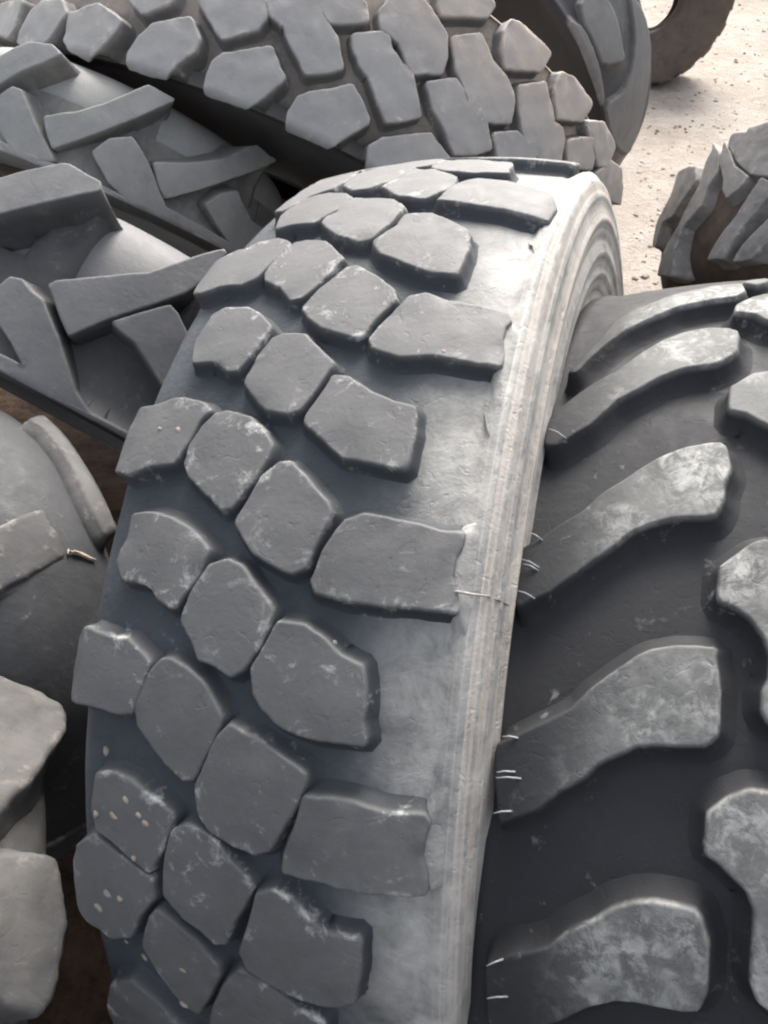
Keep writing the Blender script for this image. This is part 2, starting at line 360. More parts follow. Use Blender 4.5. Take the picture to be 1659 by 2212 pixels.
main_blocks = {
 'c1': q3((830,300),(850,262),(905,195),(940,158),(1035,110),(1130,78),(1195,62),(1235,68),(1248,88),(1170,160),(1095,232),(1040,252),(960,262),(870,295)),
 'c2': q3((1278,78),(1330,68),(1405,75),(1435,90),(1480,148),(1460,168),(1380,240),(1290,312),(1262,315),(1215,268),(1150,238),(1138,210),(1210,140)),
 'd1': q3((840,520),(890,430),(915,385),(965,365),(1060,360),(1085,372),(1168,438),(1100,535),(1020,630),(985,632),(950,600),(915,588),(835,595)),
 'd2': q3((1185,495),(1225,475),(1320,480),(1355,510),(1440,600),(1395,660),(1290,800),(1255,818),(1160,795),(1120,770),(1060,680),(1065,650),(1110,575)),
 'e1': q3((495,1015),(545,870),(575,800),(650,790),(725,760),(800,755),(880,775),(905,800),(860,850),(805,945),(745,1030),(640,1040),(555,1080),(500,1065)),
 'e2': [(440,920),(470,893),(490,888),(542,904),(562,926),(585,958),(572,990),(540,1040),(500,1096),(482,1098),(450,1070),(408,1030),(398,1000),(412,960)],
 'c3': [(750,577),(770,575),(800,590),(848,625),(850,645),(820,680),(785,722),(765,726),(700,705),(662,682),(658,662),(690,625)],
 'c4': [(882,639),(920,634),(970,648),(1010,658),(1060,664),(1095,676),(1106,690),(1090,704),(1084,730),(1088,762),(1082,788),(1040,782),(980,770),(930,764),(860,768),(805,748),(802,730),(835,685)],
 'd3': [(715,812),(750,815),(795,845),(845,868),(893,880),(890,930),(875,1012),(820,1000),(745,985),(700,950),(658,912),(660,895),(700,845)],
 'e3': [(600,1000),(625,1000),(660,1035),(705,1085),(712,1105),(690,1140),(655,1225),(635,1238),(600,1225),(545,1195),(520,1160),(510,1130),(530,1090),(565,1030)],
 'e4': [(740,1125),(780,1112),(830,1120),(900,1135),(960,1150),(1006,1152),(998,1185),(980,1210),(978,1245),(988,1280),(990,1322),(930,1315),(830,1307),(780,1300),(725,1292),(678,1277),(670,1255),(700,1190)],
 'f1': q5((575,150),(650,145),(740,165),(800,210),(890,300),(850,390),(800,480),(755,548),(725,550),(690,510),(650,455),(620,440),(530,425),(515,350),(545,250)),
 'f2': q5((900,370),(980,350),(1040,380),(1100,450),(1165,560),(1170,600),(1120,700),(1050,820),(1000,845),(930,800),(860,770),(820,690),(785,610),(820,500)),
 'f3': [(605,1345),(660,1355),(700,1385),(740,1420),(785,1440),(787,1500),(785,1560),(782,1608),(740,1605),(690,1598),(640,1585),(595,1562),(565,1530),(543,1495),(548,1445),(575,1400)],
 'g1': q5((300,640),(370,640),(460,680),(540,690),(600,740),(640,790),(620,870),(560,1000),(520,1010),(420,980),(310,950),(275,900),(300,830),(310,740)),
 'g2': [(310,1482),(325,1447),(350,1427),(370,1427),(400,1442),(430,1472),(462,1520),(480,1550),(465,1590),(440,1640),(415,1682),(395,1685),(360,1650),(325,1605),(295,1565),(290,1535)],
 'g3': [(470,1590),(500,1570),(545,1600),(600,1635),(655,1675),(662,1695),(640,1730),(605,1800),(580,1840),(545,1845),(500,1825),(450,1795),(430,1760),(428,1700),(445,1640)],
 'g4': [(660,1725),(700,1728),(760,1735),(830,1760),(920,1765),(930,1778),(916,1815),(910,1850),(924,1890),(922,1932),(870,1935),(800,1930),(730,1915),(665,1900),(615,1885),(612,1850),(635,1790)],
 'h1': q7((420,170),(490,165),(560,200),(650,270),(740,340),(745,370),(700,470),(660,580),(630,585),(560,530),(480,450),(410,400),(400,320)),
 'h2': q7((750,420),(800,390),(850,410),(930,470),(1010,560),(1080,650),(1060,700),(1000,800),(960,895),(920,895),(860,840),(780,780),(715,690),(705,600),(725,500)),
 'h3': q7((1100,690),(1180,675),(1260,720),(1330,800),(1400,860),(1550,880),(1555,1000),(1520,1150),(1470,1175),(1380,1165),(1250,1120),(1150,1060),(1060,1010),(1035,950),(1060,840)),
 'i1': q7((270,500),(330,480),(400,430),(470,490),(560,560),(650,620),(650,700),(600,780),(560,870),(470,870),(390,810),(310,740),(290,620)),
 'i2': q7((640,790),(680,760),(760,820),(850,900),(940,1000),(940,1040),(900,1130),(860,1200),(800,1170),(730,1090),(660,980),(620,920)),
 'i3': [(490,2120),(520,2100),(570,2130),(640,2180),(700,2215),(690,2260),(600,2280),(520,2270),(455,2230),(460,2180)],
 'j1': [(240,2130),(280,2120),(340,2170),(400,2230),(380,2290),(300,2300),(230,2260),(225,2190)],
 'b1': q1((1185,985),(1210,930),(1300,860),(1400,832),(1490,835),(1510,850),(1450,905),(1350,960),(1260,965)),
 'b2': [(700,480),(720,455),(765,427),(850,430),(868,445),(835,480),(800,512),(770,515),(730,505)],
 'b3': [(808,520),(850,490),(877,462),(930,460),(1015,500),(1005,540),(988,592),(920,581),(860,562),(825,545)],
 'a3': q2((0,800),(60,770),(130,730),(200,728),(300,760),(315,780),(260,815),(180,850),(60,845)),
 'a2': [(745,400),(775,375),(830,355),(880,355),(893,362),(850,385),(800,405),(765,410)],
 'a1': [(597,455),(640,420),(700,385),(780,365),(765,380),(720,405),(660,425),(610,455)],
 'a4': [(945,428),(990,392),(1030,384),(1110,392),(1150,403),(1195,425),(1203,450),(1182,475),(1140,462),(1090,448),(1030,440)],
}

def lug_set(t, blocks, mat, **kw):
    out = {}
    for k_, poly in blocks.items():
        tu = t.trace(poly)
        if len(tu) > 2: out[k_] = lug(t, tu, mat, **kw)
    return out
def spin_copies(t, objs, angles):
    """further blocks of the same tread round the tyre, sharing mesh data"""
    from mathutils import Matrix
    c = Vector(t.c - t.base); ax = Vector(t.a)
    for ang in angles:
        Mx = Matrix.Translation(c) @ Matrix.Rotation(-ang if False else ang, 4, ax) @ Matrix.Translation(-c)
        for o in objs:
            if o is None: continue
            n = o.copy(); COL.objects.link(n); n.parent = t.e; n.matrix_local = Mx
def tube(name, pts, r, mat, parent, base, seg=5, taper=.5, dusty=None):
    pts = [Vector(p) for p in pts]; V, F = [], []
    for i, p in enumerate(pts):
        d = (pts[min(i + 1, len(pts) - 1)] - pts[max(i - 1, 0)]).normalized(); x = d.orthogonal().normalized(); y = d.cross(x)
        rr = r * (1 - (1 - taper) * i / (len(pts) - 1))
        for j in range(seg):
            a = 2 * math.pi * j / seg; V.append(p + x * math.cos(a) * rr + y * math.sin(a) * rr)
    for i in range(len(pts) - 1):
        for j in range(seg): k = (j + 1) % seg; F.append((i * seg + j, i * seg + k, (i + 1) * seg + k, (i + 1) * seg + j))
    F.append(tuple(range(seg))[::-1]); F.append(tuple(range((len(pts) - 1) * seg, len(pts) * seg)))
    return add_mesh(name, V, F, mat, parent, {'dust': [dusty] * len(V), 'ring': [.2] * len(V)} if dusty is not None else None, base)
def sides(half, R, k, W, rb):
    r0 = R - k * half * half; g = W - half
    return [(half + .3 * g, r0 - .004), (half + .65 * g, r0 - .018), (W - .12 * g, r0 - .04), (W, r0 - .075), (W - .002, r0 - .12), (W - .012, (r0 * .45 + rb * .55)), (W - .03, rb + .05), (.62 * W, rb + .015), (.56 * W, rb)]

md = lambda u: 1.0 * smooth((u - .145) / .012) + .10 * smooth((u - .05) / .1)
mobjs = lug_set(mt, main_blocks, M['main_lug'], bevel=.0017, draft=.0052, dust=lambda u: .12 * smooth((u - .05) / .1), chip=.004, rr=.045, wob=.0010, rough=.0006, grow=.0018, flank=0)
butt = {'c': [(1098,682),(1112,694),(1143,742),(1134,830),(1098,942),(1088,860),(1082,790),(1086,762),(1082,730),(1086,706)],
        'e': [(1005,1150),(1046,1141),(1043,1250),(1020,1388),(1000,1345),(990,1318),(988,1275),(978,1240),(982,1208),(998,1187)],
        'g': [(925,1768),(1000,1665),(1004,1790),(984,1908),(926,1932),(922,1890),(910,1850),(917,1812)],
        'b': [(1190,440),(1225,470),(1240,520),(1215,580),(1190,560),(1180,500)]}
bobjs = lug_set(mt, butt, M['main_body'], name='shoulder_buttress', bevel=.004, draft=.006, dust=lambda u: .85 + 0 * u, lift=-.0035, rr=.10, wob=.0012, deps=lambda u: .0165 * (1 - smooth((np.abs(u) - .150) / .017)) + .004)
spin_copies(mt, [mobjs[k] for k in ('g2', 'g3', 'g4', 'h1', 'h2', 'h3') if k in mobjs], [k * D_ for k in range(2, 9)])
spin_copies(mt, [mobjs[k] for k in ('e1', 'e2', 'e3', 'e4', 'f1', 'f2', 'f3') if k in mobjs], [-k * D_ for k in range(3, 10)])
# mould seam across the shoulder, and two cracks in the groove
def on(t, pts, h): return [t.pt(*t.hit(*p), h) for p in pts if t.hit(*p)]
M['crack'] = rubber('crack_black', (.012, .012, .014), (.02, .02, .02), (.03, .03, .03), (.03, .03, .03), specks=0)
M['hair'] = rubber('pale_rubber_hair', (.25, .26, .27), (.35, .36, .36), (.4, .4, .4), (.5, .5, .5))
tube('mould_seam', on(mt, q6((300,480),(370,492),(450,502),(500,522),(545,545)), .0003), .0011, M['main_body'], mt.e, mt.base, dusty=.8)
tube('crack', on(mt, q7((1370,149),(1400,143),(1437,141)), -.0205), .0012, M['crack'], mt.e, mt.base)
tube('crack', on(mt, q8((-10,245),(30,232),(60,212),(95,180),(125,160)), -.0185), .0012, M['crack'], mt.e, mt.base)

# ---------------------------------------------------------------- 2. black bar-lug tyre on the right
M['black'] = rubber('black_rubber', (.020, .020, .023), (.034, .034, .038), (.30, .30, .29), (.30, .31, .31), specks=.12, film=.5, rough=.5, bump=.15, blue=(.035, .037, .042))
M['black_lug'] = rubber('scuffed_black_rubber', (.019, .0195, .022), (.055, .057, .06), (.28, .28, .265), (.36, .36, .345), specks=.7, film=.8, dusty=1.0, rough=.7, blue=(.045, .048, .052), patch=1.0)
rt = Tyre([.441, -.302, -1.011], .4327, -.0394, .6, .4, .14, sides(.14, .6, .4, .178, .3), .019, .13, .2, 22.65,
          'new looking black tyre with dusty diagonal bar lugs, on the right', name='bar_lug_tyre')
carcass(rt, M['black_lug'], lambda u: 0 * u, th_n=300, rough=.0006)
def sh(P, dy): return [(x, y + dy) for x, y in P]
right_blocks = {
 'L1': q4((930,500),(990,425),(1080,368),(1250,305),(1400,268),(1538,254),(1572,285),(1525,310),(1400,325),(1280,352),(1150,405),(1030,462),(900,560),(830,640),(800,640)),
 'L2': q4((800,760),(900,690),(1000,630),(1100,560),(1200,500),(1300,465),(1400,445),(1500,445),(1525,460),(1522,545),(1490,580),(1420,600),(1300,620),(1200,655),(1100,710),(1000,760),(900,860),(800,920),(750,955),(700,960),(700,850)),
 'L3': q6((560,310),(680,245),(760,190),(850,130),(950,55),(1040,-10),(1100,-46),(1200,-106),(1300,-146),(1400,-164),(1460,-166),(1487,-150),(1490,-60),(1480,20),(1475,80),(1440,150),(1380,157),(1250,160),(1150,190),(1060,225),(1000,275),(900,350),(800,430),(720,490),(650,522),(560,560)),
 'L4': q6((480,1150),(600,1090),(700,1040),(800,985),(900,900),(1000,815),(1080,760),(1150,730),(1250,712),(1350,715),(1420,722),(1442,760),(1442,900),(1430,1100),(1420,1136),(1380,1151),(1300,1154),(1180,1148),(1100,1156),(1000,1191),(930,1236),(850,1291),(750,1356),(660,1426),(545,1476),(480,1490)),
 'L5': q8((440,990),(560,945),(640,935),(700,910),(800,850),(900,800),(1000,745),(1080,720),(1170,716),(1280,735),(1340,755),(1380,800),(1395,900),(1390,1000),(1385,1120),(1350,1190),(1300,1200),(1200,1180),(1100,1160),(1000,1150),(900,1180),(800,1210),(750,1240),(650,1270),(440,1330)),
 'R0': q4((1525,345),(1590,315),(1659,297),(1720,300),(1720,420),(1659,410),(1600,385),(1525,375)),
 'R1': q4((1495,700),(1540,670),(1600,640),(1659,630),(1800,640),(1900,760),(1900,1000),(1750,930),(1659,870),(1600,830),(1560,815),(1495,800)),
 'R2': q6((1455,370),(1500,325),(1590,265),(1659,250),(1850,270),(1950,420),(1950,1080),(1720,1080),(1670,1050),(1645,1000),(1645,920),(1655,850),(1655,760),(1640,680),(1590,600),(1520,555),(1455,520)),
 'R3': q8((1405,340),(1440,310),(1500,265),(1560,240),(1600,235),(1700,250),(1850,300),(1900,400),(1900,1250),(1700,1230),(1620,1160),(1595,1080),(1590,1000),(1600,900),(1600,760),(1575,680),(1520,620),(1450,560),(1400,520)),
 'L0': q4((1548,250),(1580,240),(1659,232),(1680,238),(1659,250),(1600,262)),
}
_tr = rt.trace
def _tr2(poly):
    tu = _tr(poly)
    if len(tu) == len(poly) and max(p[0] for p in poly) > 1740:
        m_ = np.array([p[0] > 1700 for p in poly]); um = tu[m_, 1].max(); w_ = np.clip((tu[:, 1] - (um - .05)) / .05, 0, 1) * m_
        tu = tu.copy(); tu[:, 0] -= .10 * w_; tu[:, 1] += (.150 - um) * w_
    return tu
rt.trace = _tr2
robjs = lug_set(rt, right_blocks, M['black_lug'], name='bar_lug', bevel=.0016, draft=.009, dust=lambda u: .03 + .47 * smooth((u + .125) / .09), wob=.0004, rough=.0004, rr=.10, edge=.2, grow=0, flank=0)
spin_copies(rt, [robjs[k] for k in ('L4', 'R3') if k in robjs], [k * .2774 for k in range(2, 18)])
for a_, b_ in ((q4((772,925),)[0], q4((712,884),)[0]), (q6((690,258),)[0], q6((628,228),)[0]), (q6((662,374),)[0], q6((595,342),)[0]), (q6((660,388),)[0], q6((600,362),)[0]),
               (q6((642,508),)[0], q6((578,478),)[0]), (q8((580,9),)[0], q8((512,3),)[0]), (q8((567,157),)[0], q8((486,157),)[0]), (q8((568,181),)[0], q8((483,181),)[0]),
               (q8((550,327),)[0], q8((473,334),)[0]), (q8((518,972),)[0], q8((443,994),)[0]), (q8((522,1125),)[0], q8((445,1134),)[0])):
    q = rt.hit(*a_)
    if not q: continue
    p0 = rt.pt(*q, 0.0); dist = np.linalg.norm(p0 - CAMP)
    p2 = CAMP + ray(*b_) * dist * 1.0; pm = (p0 + p2) / 2 + np.array([0, 0, .0015])
    tube('whisker', [p0 + (p0 - p2) * .15, pm, p2], .0008, M['hair'], rt.e, rt.base)

# ---------------------------------------------------------------- 3. grey dusty tyre across the top
M['grey'] = rubber('dusty_grey_rubber', (.27, .265, .26), (.36, .355, .345), (.50, .40, .32), (.62, .52, .42), specks=1.0, film=.6, blue=(.2, .205, .21), unworn_shade=(.12, .115, .11))
S3 = 1.13
tt = Tyre([-.1803 * S3, .8403 * S3, -1.9582 * S3], R_(5.2), R_(68.2), .75 * S3, .6 / 2 / S3, .17 * S3, sides(.17 * S3, .75 * S3, .3 / S3, .185 * S3, .27), .036, .19 * S3, .28 * S3, 32.8,
          'broad grey tyre lying tilted across the top, its chunky blocks caked with sandy dust', name='block_tread_tyre')
tt.depf = lambda u: .026 + .022 * smooth((-u - .10) / .07)
gd = lambda u: np.clip(.12 + .5 * smooth((u + .05) / .2) - .25 * smooth((-u - .15) / .05), 0, 1)
M['grey_body'] = rubber('sandy_groove_rubber', (.06, .06, .06), (.15, .147, .142), (.46, .37, .29), (.5, .41, .33), specks=.5, film=.7)
carcass(tt, M['grey_body'], lambda u: np.clip(.4 + .5 * smooth((u + .1) / .2) - .7 * smooth((-u - .17) / .06), 0, 1), th_n=420)  # dust cut on the left sidewall to put its shade into the colour
top_blocks = {
 'S0': q1((300,60),(420,20),(520,90),(480,150),(400,230),(380,262),(300,215),(275,170)), 'Sm': q1((90,130),(130,50),(180,10),(260,0),(280,60),(200,170),(100,190),(70,180)),
 'Sn': q1((-60,60),(30,10),(90,0),(60,110),(30,160),(-60,140)),
 'S1': q1((600,160),(660,110),(760,85),(820,80),(860,170),(840,210),(760,270),(710,340),(660,330),(560,300),(555,230)),
 'S2': q1((920,270),(960,240),(1060,220),(1170,205),(1205,290),(1225,340),(1140,410),(1060,475),(1000,450),(890,415),(900,320)),
 'S3': q1((1290,420),(1340,405),(1430,390),(1520,370),(1550,420),(1590,510),(1590,525),(1480,590),(1415,640),(1340,610),(1240,570),(1250,490)),
 'S4': q2((-60,640),(0,602),(200,582),(250,640),(290,690),(200,740),(-80,760)),
 'P0': q1((560,0),(620,-60),(760,-60),(740,0),(640,50),(610,55)),
 'P1': q1((860,0),(1000,-40),(1140,-30),(1150,60),(1110,120),(1060,135),(960,162),(930,120),(900,60)),
 'P2': q1((1160,0),(1250,-20),(1390,0),(1390,60),(1420,110),(1450,160),(1460,220),(1480,290),(1400,305),(1325,315),(1290,250),(1250,170),(1230,110),(1170,60)),
 'P3': [(763,75),(825,68),(838,80),(845,105),(870,140),(890,150),(893,170),(905,235),(908,250),(870,258),(836,262),(820,225),(805,180),(800,160),(780,140),(770,110)],
 'P4': q2((190,360),(310,345),(340,380),(400,440),(430,500),(450,570),(460,645),(400,665),(310,660),(265,540),(215,470)),
 'P5': q2((480,580),(580,570),(610,600),(650,640),(660,700),(500,690)),
 'E0': q1((1380,-40),(1520,-40),(1580,10),(1590,85),(1500,92),(1430,90),(1400,40)),
 'E1': q2((-15,55),(30,-10),(160,-10),(200,40),(225,80),(270,150),(270,240),(250,312),(190,310),(135,315),(105,270),(70,180),(-10,120)),
 'E2': q2((300,160),(420,150),(440,200),(470,260),(530,330),(560,400),(560,450),(550,522),(480,520),(435,520),(400,480),(370,440),(350,370),(320,300),(305,220)),
 'E3': q2((590,370),(700,360),(710,420),(730,480),(740,530),(770,560),(780,600),(765,700),(700,690),(620,640),(600,540),(590,460)),
 'E4': q2((800,610),(850,600),(925,605),(922,650),(900,730),(800,710)),
 'Ra': q2((250,-40),(480,-40),(478,20),(445,68),(350,68),(252,65),(240,20)),
 'Rb': q2((525,130),(560,85),(630,75),(680,120),(728,190),(722,230),(682,300),(600,298),(530,292),(515,220)),
 'Rc': q2((745,390),(770,320),(850,298),(880,345),(905,400),(900,450),(865,515),(800,515),(755,505),(745,450)),
 'Rd': q2((900,600),(880,530),(960,505),(985,530),(1003,590),(1000,640),(965,718),(930,715),(912,650)),
 'Re': q2((915,760),(980,695),(1050,700),(1048,800),(1030,900),(985,860),(925,810)),
}
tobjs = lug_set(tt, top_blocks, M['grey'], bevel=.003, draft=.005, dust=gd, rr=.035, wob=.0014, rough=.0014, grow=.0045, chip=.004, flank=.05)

spin_copies(tt, [tobjs[k] for k in ('S2', 'P2', 'E1', 'Rb') if k in tobjs], [k * 2 * math.pi / 32.8 for k in range(5, 28)])

# ---------------------------------------------------------------- 4. two farm tyres on the left
M['farm'] = rubber('greyed_rubber', (.19, .192, .194), (.32, .32, .315), (.36, .34, .29), (.38, .35, .29), specks=.5, film=.8, bump=.4, blue=(.10, .11, .125), unworn_shade=(.10, .10, .10))
M['farm2'] = rubber('clean_grey_rubber', (.10, .10, .103), (.16, .16, .162), (.3, .28, .25), (.35, .34, .30), specks=.3, film=.7, bump=.35, blue=(.08, .082, .088), unworn_shade=(.042, .042, .044))
S4 = 1.17
l1 = Tyre([-.72 * .81, .9566 * .81, -2.1851 * .81], .326, 1.177, .405, .6, .106, sides(.106, .405, .6, .112, .22), .036, .15, .25, 13.5, casing=(.108, .360, .27, .2, 2.4), label=
          'grey farm tyre at upper left with stepped chevron lugs, below the broad dusty tyre', name='farm_tyre', group='farm tyres heaped on the left')
carcass(l1, M['farm'], lambda u: .2 + .3 * smooth((u - .0) / .1), th_n=260, rough=.0012)
l1_blocks = {
 'A': q1((0,245),(60,205),(130,185),(220,190),(262,225),(190,265),(100,300),(0,355),(-120,400),(-120,300)),
 'B': q1((190,505),(330,485),(450,455),(550,405),(640,370),(690,395),(755,430),(600,500),(450,560),(330,600),(225,640),(205,590)),
 'C': q1((665,710),(800,705),(900,700),(970,690),(1080,640),(1135,615),(1215,660),(1215,685),(1150,715),(1000,770),(850,820),(715,860),(690,800)),
 'p': q1((0,410),(50,380),(90,385),(110,440),(150,540),(190,610),(235,690),(110,690),(50,640),(0,560)),
 'q': q1((400,655),(470,605),(570,592),(605,640),(640,700),(690,830),(720,900),(760,1040),(820,1160),(700,1160),(580,915),(470,780)),
 'r': q1((890,885),(960,840),(1030,825),(1040,870),(1090,960),(1140,990),(1170,1080),(1220,1200),(1100,1200),(1005,1070),(940,970)),
}
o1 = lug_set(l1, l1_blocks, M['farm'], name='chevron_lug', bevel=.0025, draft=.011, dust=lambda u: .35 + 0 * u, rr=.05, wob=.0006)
spin_copies(l1, [o1[k] for k in ('B', 'q') if k in o1], [k * 2 * math.pi / 13 for k in range(3, 11)])
S5 = 1.35
l2 = Tyre([-.4243 * 1.08, .2487 * 1.08, -1.4179 * 1.08], -.24, 1.073, .486, .46, .151, sides(.151, .486, .46, .158, .26), .05, .2, .3, 12, casing=(.152, .425, .32, .24, 2.4), label=
          'smooth grey farm tyre with very large lugs, pressed against the middle tyre', name='farm_tyre', group='farm tyres heaped on the left')
carcass(l2, M['farm2'], lambda u: .05 + 0 * u, th_n=260, rough=.0008)
l2_blocks = {
 'A': q1((0,770),(130,735),(270,703),(300,708),(380,755),(428,785),(425,820),(300,845),(150,880),(0,920),(-150,950),(-150,800)),
 'B': q3((210,265),(240,250),(400,235),(550,222),(640,215),(760,170),(890,125),(990,105),(1010,110),(900,210),(840,270),(800,290),(650,345),(460,405),(300,475),(265,400)),
 'p': q3((-40,300),(40,230),(90,240),(130,290),(180,330),(210,400),(250,490),(290,640),(320,720),(380,820),(440,880),(385,912),(330,895),(240,835),(180,770),(110,620),(50,500),(0,435),(-60,380)),
 'q': q3((490,420),(600,390),(730,358),(765,385),(800,470),(850,600),(900,750),(800,830),(735,740),(650,600),(585,510),(520,450)),
}
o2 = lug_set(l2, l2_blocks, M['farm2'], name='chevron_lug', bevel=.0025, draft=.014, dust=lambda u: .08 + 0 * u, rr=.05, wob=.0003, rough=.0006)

# ---------------------------------------------------------------- 5. lower left tyres
spin_copies(l2, [o2[k] for k in ('B', 'p') if k in o2], [k * 2 * math.pi / 11 for k in range(3, 9)])
S6 = .84
l3 = Tyre([-.7043 * S6, -.2104 * S6, -1.2994 * S6], -.813, .182, .4 * S6, .5, .12 * S6, sides(.12 * S6, .4 * S6, .5, .137 * S6, .18), .028, .09 * S6, .16 * S6, 14, casing=(.130 * S6, .396 * S6, .27 * S6, .18 * S6, 2.6), label=
          'dark tyre at the left edge with one blunt lug and dust spots on its shoulder', name='farm_tyre', group='farm tyres heaped on the left')
M['dark'] = rubber('dark_dusty_rubber', (.026, .027, .030), (.052, .053, .056), (.22, .2, .18), (.38, .36, .32), specks=.6, film=.7)
carcass(l3, M['dark'], lambda u: .1 * smooth((u - .09) / .03), th_n=240)
o3 = lug_set(l3, {'A': [(-80,1180),(0,1137),(50,1112),(86,1100),(97,1105),(110,1128),(130,1165),(141,1190),(136,1202),(100,1222),(62,1244),(0,1275),(-80,1310)]}, M['dark'], name='chevron_lug', bevel=.005, draft=.008, dust=lambda u: .15 + 0 * u, rr=.12)
spin_copies(l3, [o3.get('A')], [k * 2 * math.pi / 10 for k in range(2, 9)])
lug_set(l3, {'B': [(60,905),(95,925),(120,960),(150,1010),(180,1070),(200,1110),(225,1160),(262,1150),(249,1101),(225,1054),(208,1017),(200,975),(174,938),(120,906),(90,892)]}, M['dark'], name='shoulder_rib', bevel=.008, draft=.01, dust=lambda u: .25 + 0 * u, rr=.12)
M['pale'] = rubber('mud_greyed_rubber', (.032, .031, .031), (.075, .075, .077), (.17, .158, .142), (.27, .25, .22), specks=.7, film=1.0, blue=(.13, .135, .15))
l4 = Tyre([-.6485 * .85 - .004, -.5664 * .85, -.9502 * .85], -.611, -.241, .34, .6, .112, sides(.112, .34, .6, .118, .2), .035, .07, .13, 12, casing=(.112, .318, .24, .17, 2.4), label=
          'muddy pale grey tyre in the lower left corner, lumpy lugs beside the dark gap', name='farm_tyre', group='farm tyres heaped on the left')
carcass(l4, M['pale'], lambda u: .2 + 0 * u, th_n=240)
o4 = lug_set(l4, {'A': [(-60,1440),(0,1460),(75,1487),(146,1513),(156,1540),(145,1575),(112,1620),(82,1667),(37,1710),(0,1755),(-60,1800)],
             'B': [(-60,1850),(60,1840),(122,1856),(135,1920),(148,1990),(148,2040),(130,2110),(112,2160),(78,2195),(41,2183),(0,2161),(-60,2140)]}, M['pale'], name='chevron_lug', bevel=.006, draft=.012, dust=lambda u: .45 + 0 * u, rr=.07, rough=.003, wob=.002, chip=.005)

spin_copies(l4, [o4.get('B')], [k * 2 * math.pi / 9 for k in range(2, 7)])

# ---------------------------------------------------------------- 6. tyres at the right and behind
M['brown'] = rubber('earth_stained_rubber', (.035, .030, .027), (.07, .058, .048), (.26, .18, .125), (.40, .32, .25), specks=.5, film=.8, blue=(.08, .07, .065))
rm = Tyre([1.276, .7206, -2.176], .2, 1.422, .5, .3, .17, sides(.17, .5, .3, .2, .3), .07, .16, .24, 14, casing=(.19, .47, .33, .25, 2.4), label=
          'dusty tyre lying on the sand at the right edge, deep ragged lugs with dark gaps', name='deep_lug_tyre')
carcass(rm, M['brown'], lambda u: .35 + 0 * u, th_n=260)
def qz(*p): return [(x / 4.922 + 1347.9, y / 4.922 + 207.4) for x, y in p]
rm_blocks = {
 'a': qz((1700,820),(1531,900),(1450,870),(1190,1270),(1080,1400),(960,1590),(880,1740),(1050,1740),(1130,1600),(1260,1400),(1400,1240),(1531,1080),(1750,900)),
 'b': qz((1060,480),(1130,620),(1170,740),(1330,850),(1240,960),(1180,1020),(1090,1080),(1040,1010),(1050,880),(1010,700)),
 'c': qz((960,430),(1010,600),(1000,800),(880,980),(830,1150),(720,1280),(620,1400),(530,1700),(500,1930),(350,1900),(400,1700),(560,1400),(700,1120),(790,960),(860,720),(940,560)),
 'e': qz((570,800),(700,740),(760,740),(760,900),(600,1130),(520,1270),(400,1350),(330,1600),(290,1620),(320,1400),(420,1200),(500,1050)),
 'f': qz((1030,330),(1180,360),(1300,380),(1330,330),(1531,265),(1700,230),(1700,850),(1440,850),(1330,830),(1200,700),(1100,520)),
 'g': qz((1531,1300),(1700,1200),(1750,1300),(1531,1560),(1350,1740),(1150,1760),(1250,1600)),
}
M['ragged'] = rubber('dusty_ragged_rubber', (.07, .068, .066), (.15, .147, .143), (.40, .38, .36), (.55, .52, .48), specks=.7, film=1.0, blue=(.25, .26, .27))
lug_set(rm, rm_blocks, M['ragged'], name='ragged_lug', bevel=.003, draft=.012, dust=lambda u: .6 + 0 * u, rr=.07, wob=.001, rough=.001, grow=.001)
tr = Tyre([.238, 1.585, -2.811], -.413, .935, .71, .25, .15, sides(.15, .71, .25, .18, .36), .013, .12, .2, 24,
          'dark tyre standing behind the broad grey one, its hollow side turned left', name='smooth_tyre')
carcass(tr, M['black'], lambda u: .4 * smooth((u + .1) / .15), th_n=300)
lug_set(tr, {'a': [(1255,0),(1300,-20),(1330,30),(1345,100),(1352,130),(1305,140),(1290,100),(1262,50)],
             'b': [(1310,228),(1350,200),(1368,150),(1374,80),(1368,20),(1362,-20),(1400,-20),(1408,100),(1398,200),(1378,285),(1358,350),(1335,320),(1318,280)],
             'c': [(1225,40),(1262,60),(1298,150),(1306,215),(1296,230),(1270,150),(1250,95)]}, M['farm2'], name='tread_block', bevel=.005, draft=.008, dust=lambda u: .25 + 0 * u)
t2 = Tyre([1.64, 3.2, -4.8], 1.75, -.5, .50, .4, .14, sides(.14, .50, .4, .17, .17), .045, .1, .17, 22,
          'earth brown tyre standing furthest away on the sand, scalloped lugs round its rim', name='farm_tyre')
carcass(t2, M['brown'], lambda u: .3 + 0 * u, th_n=220)
for i in range(22):
    for sg in (-1, 1):
        t0 = 2 * math.pi * (i + (.5 if sg > 0 else 0)) / 22; w2 = .055
        P_ = np.array([(t0 - w2 - .06, sg * .01), (t0 + w2 - .06, sg * .01), (t0 + w2 + .05, sg * .1), (t0 + w2 + .08, sg * .17), (t0 - w2 + .04, sg * .175), (t0 - w2 + .02, sg * .1)])
        lug(t2, P_, M['brown'], name='chevron_lug', bevel=.008, draft=.01, step=.03, deps=lambda u: .045 + 0 * u, dust=lambda u: .4 + 0 * u)

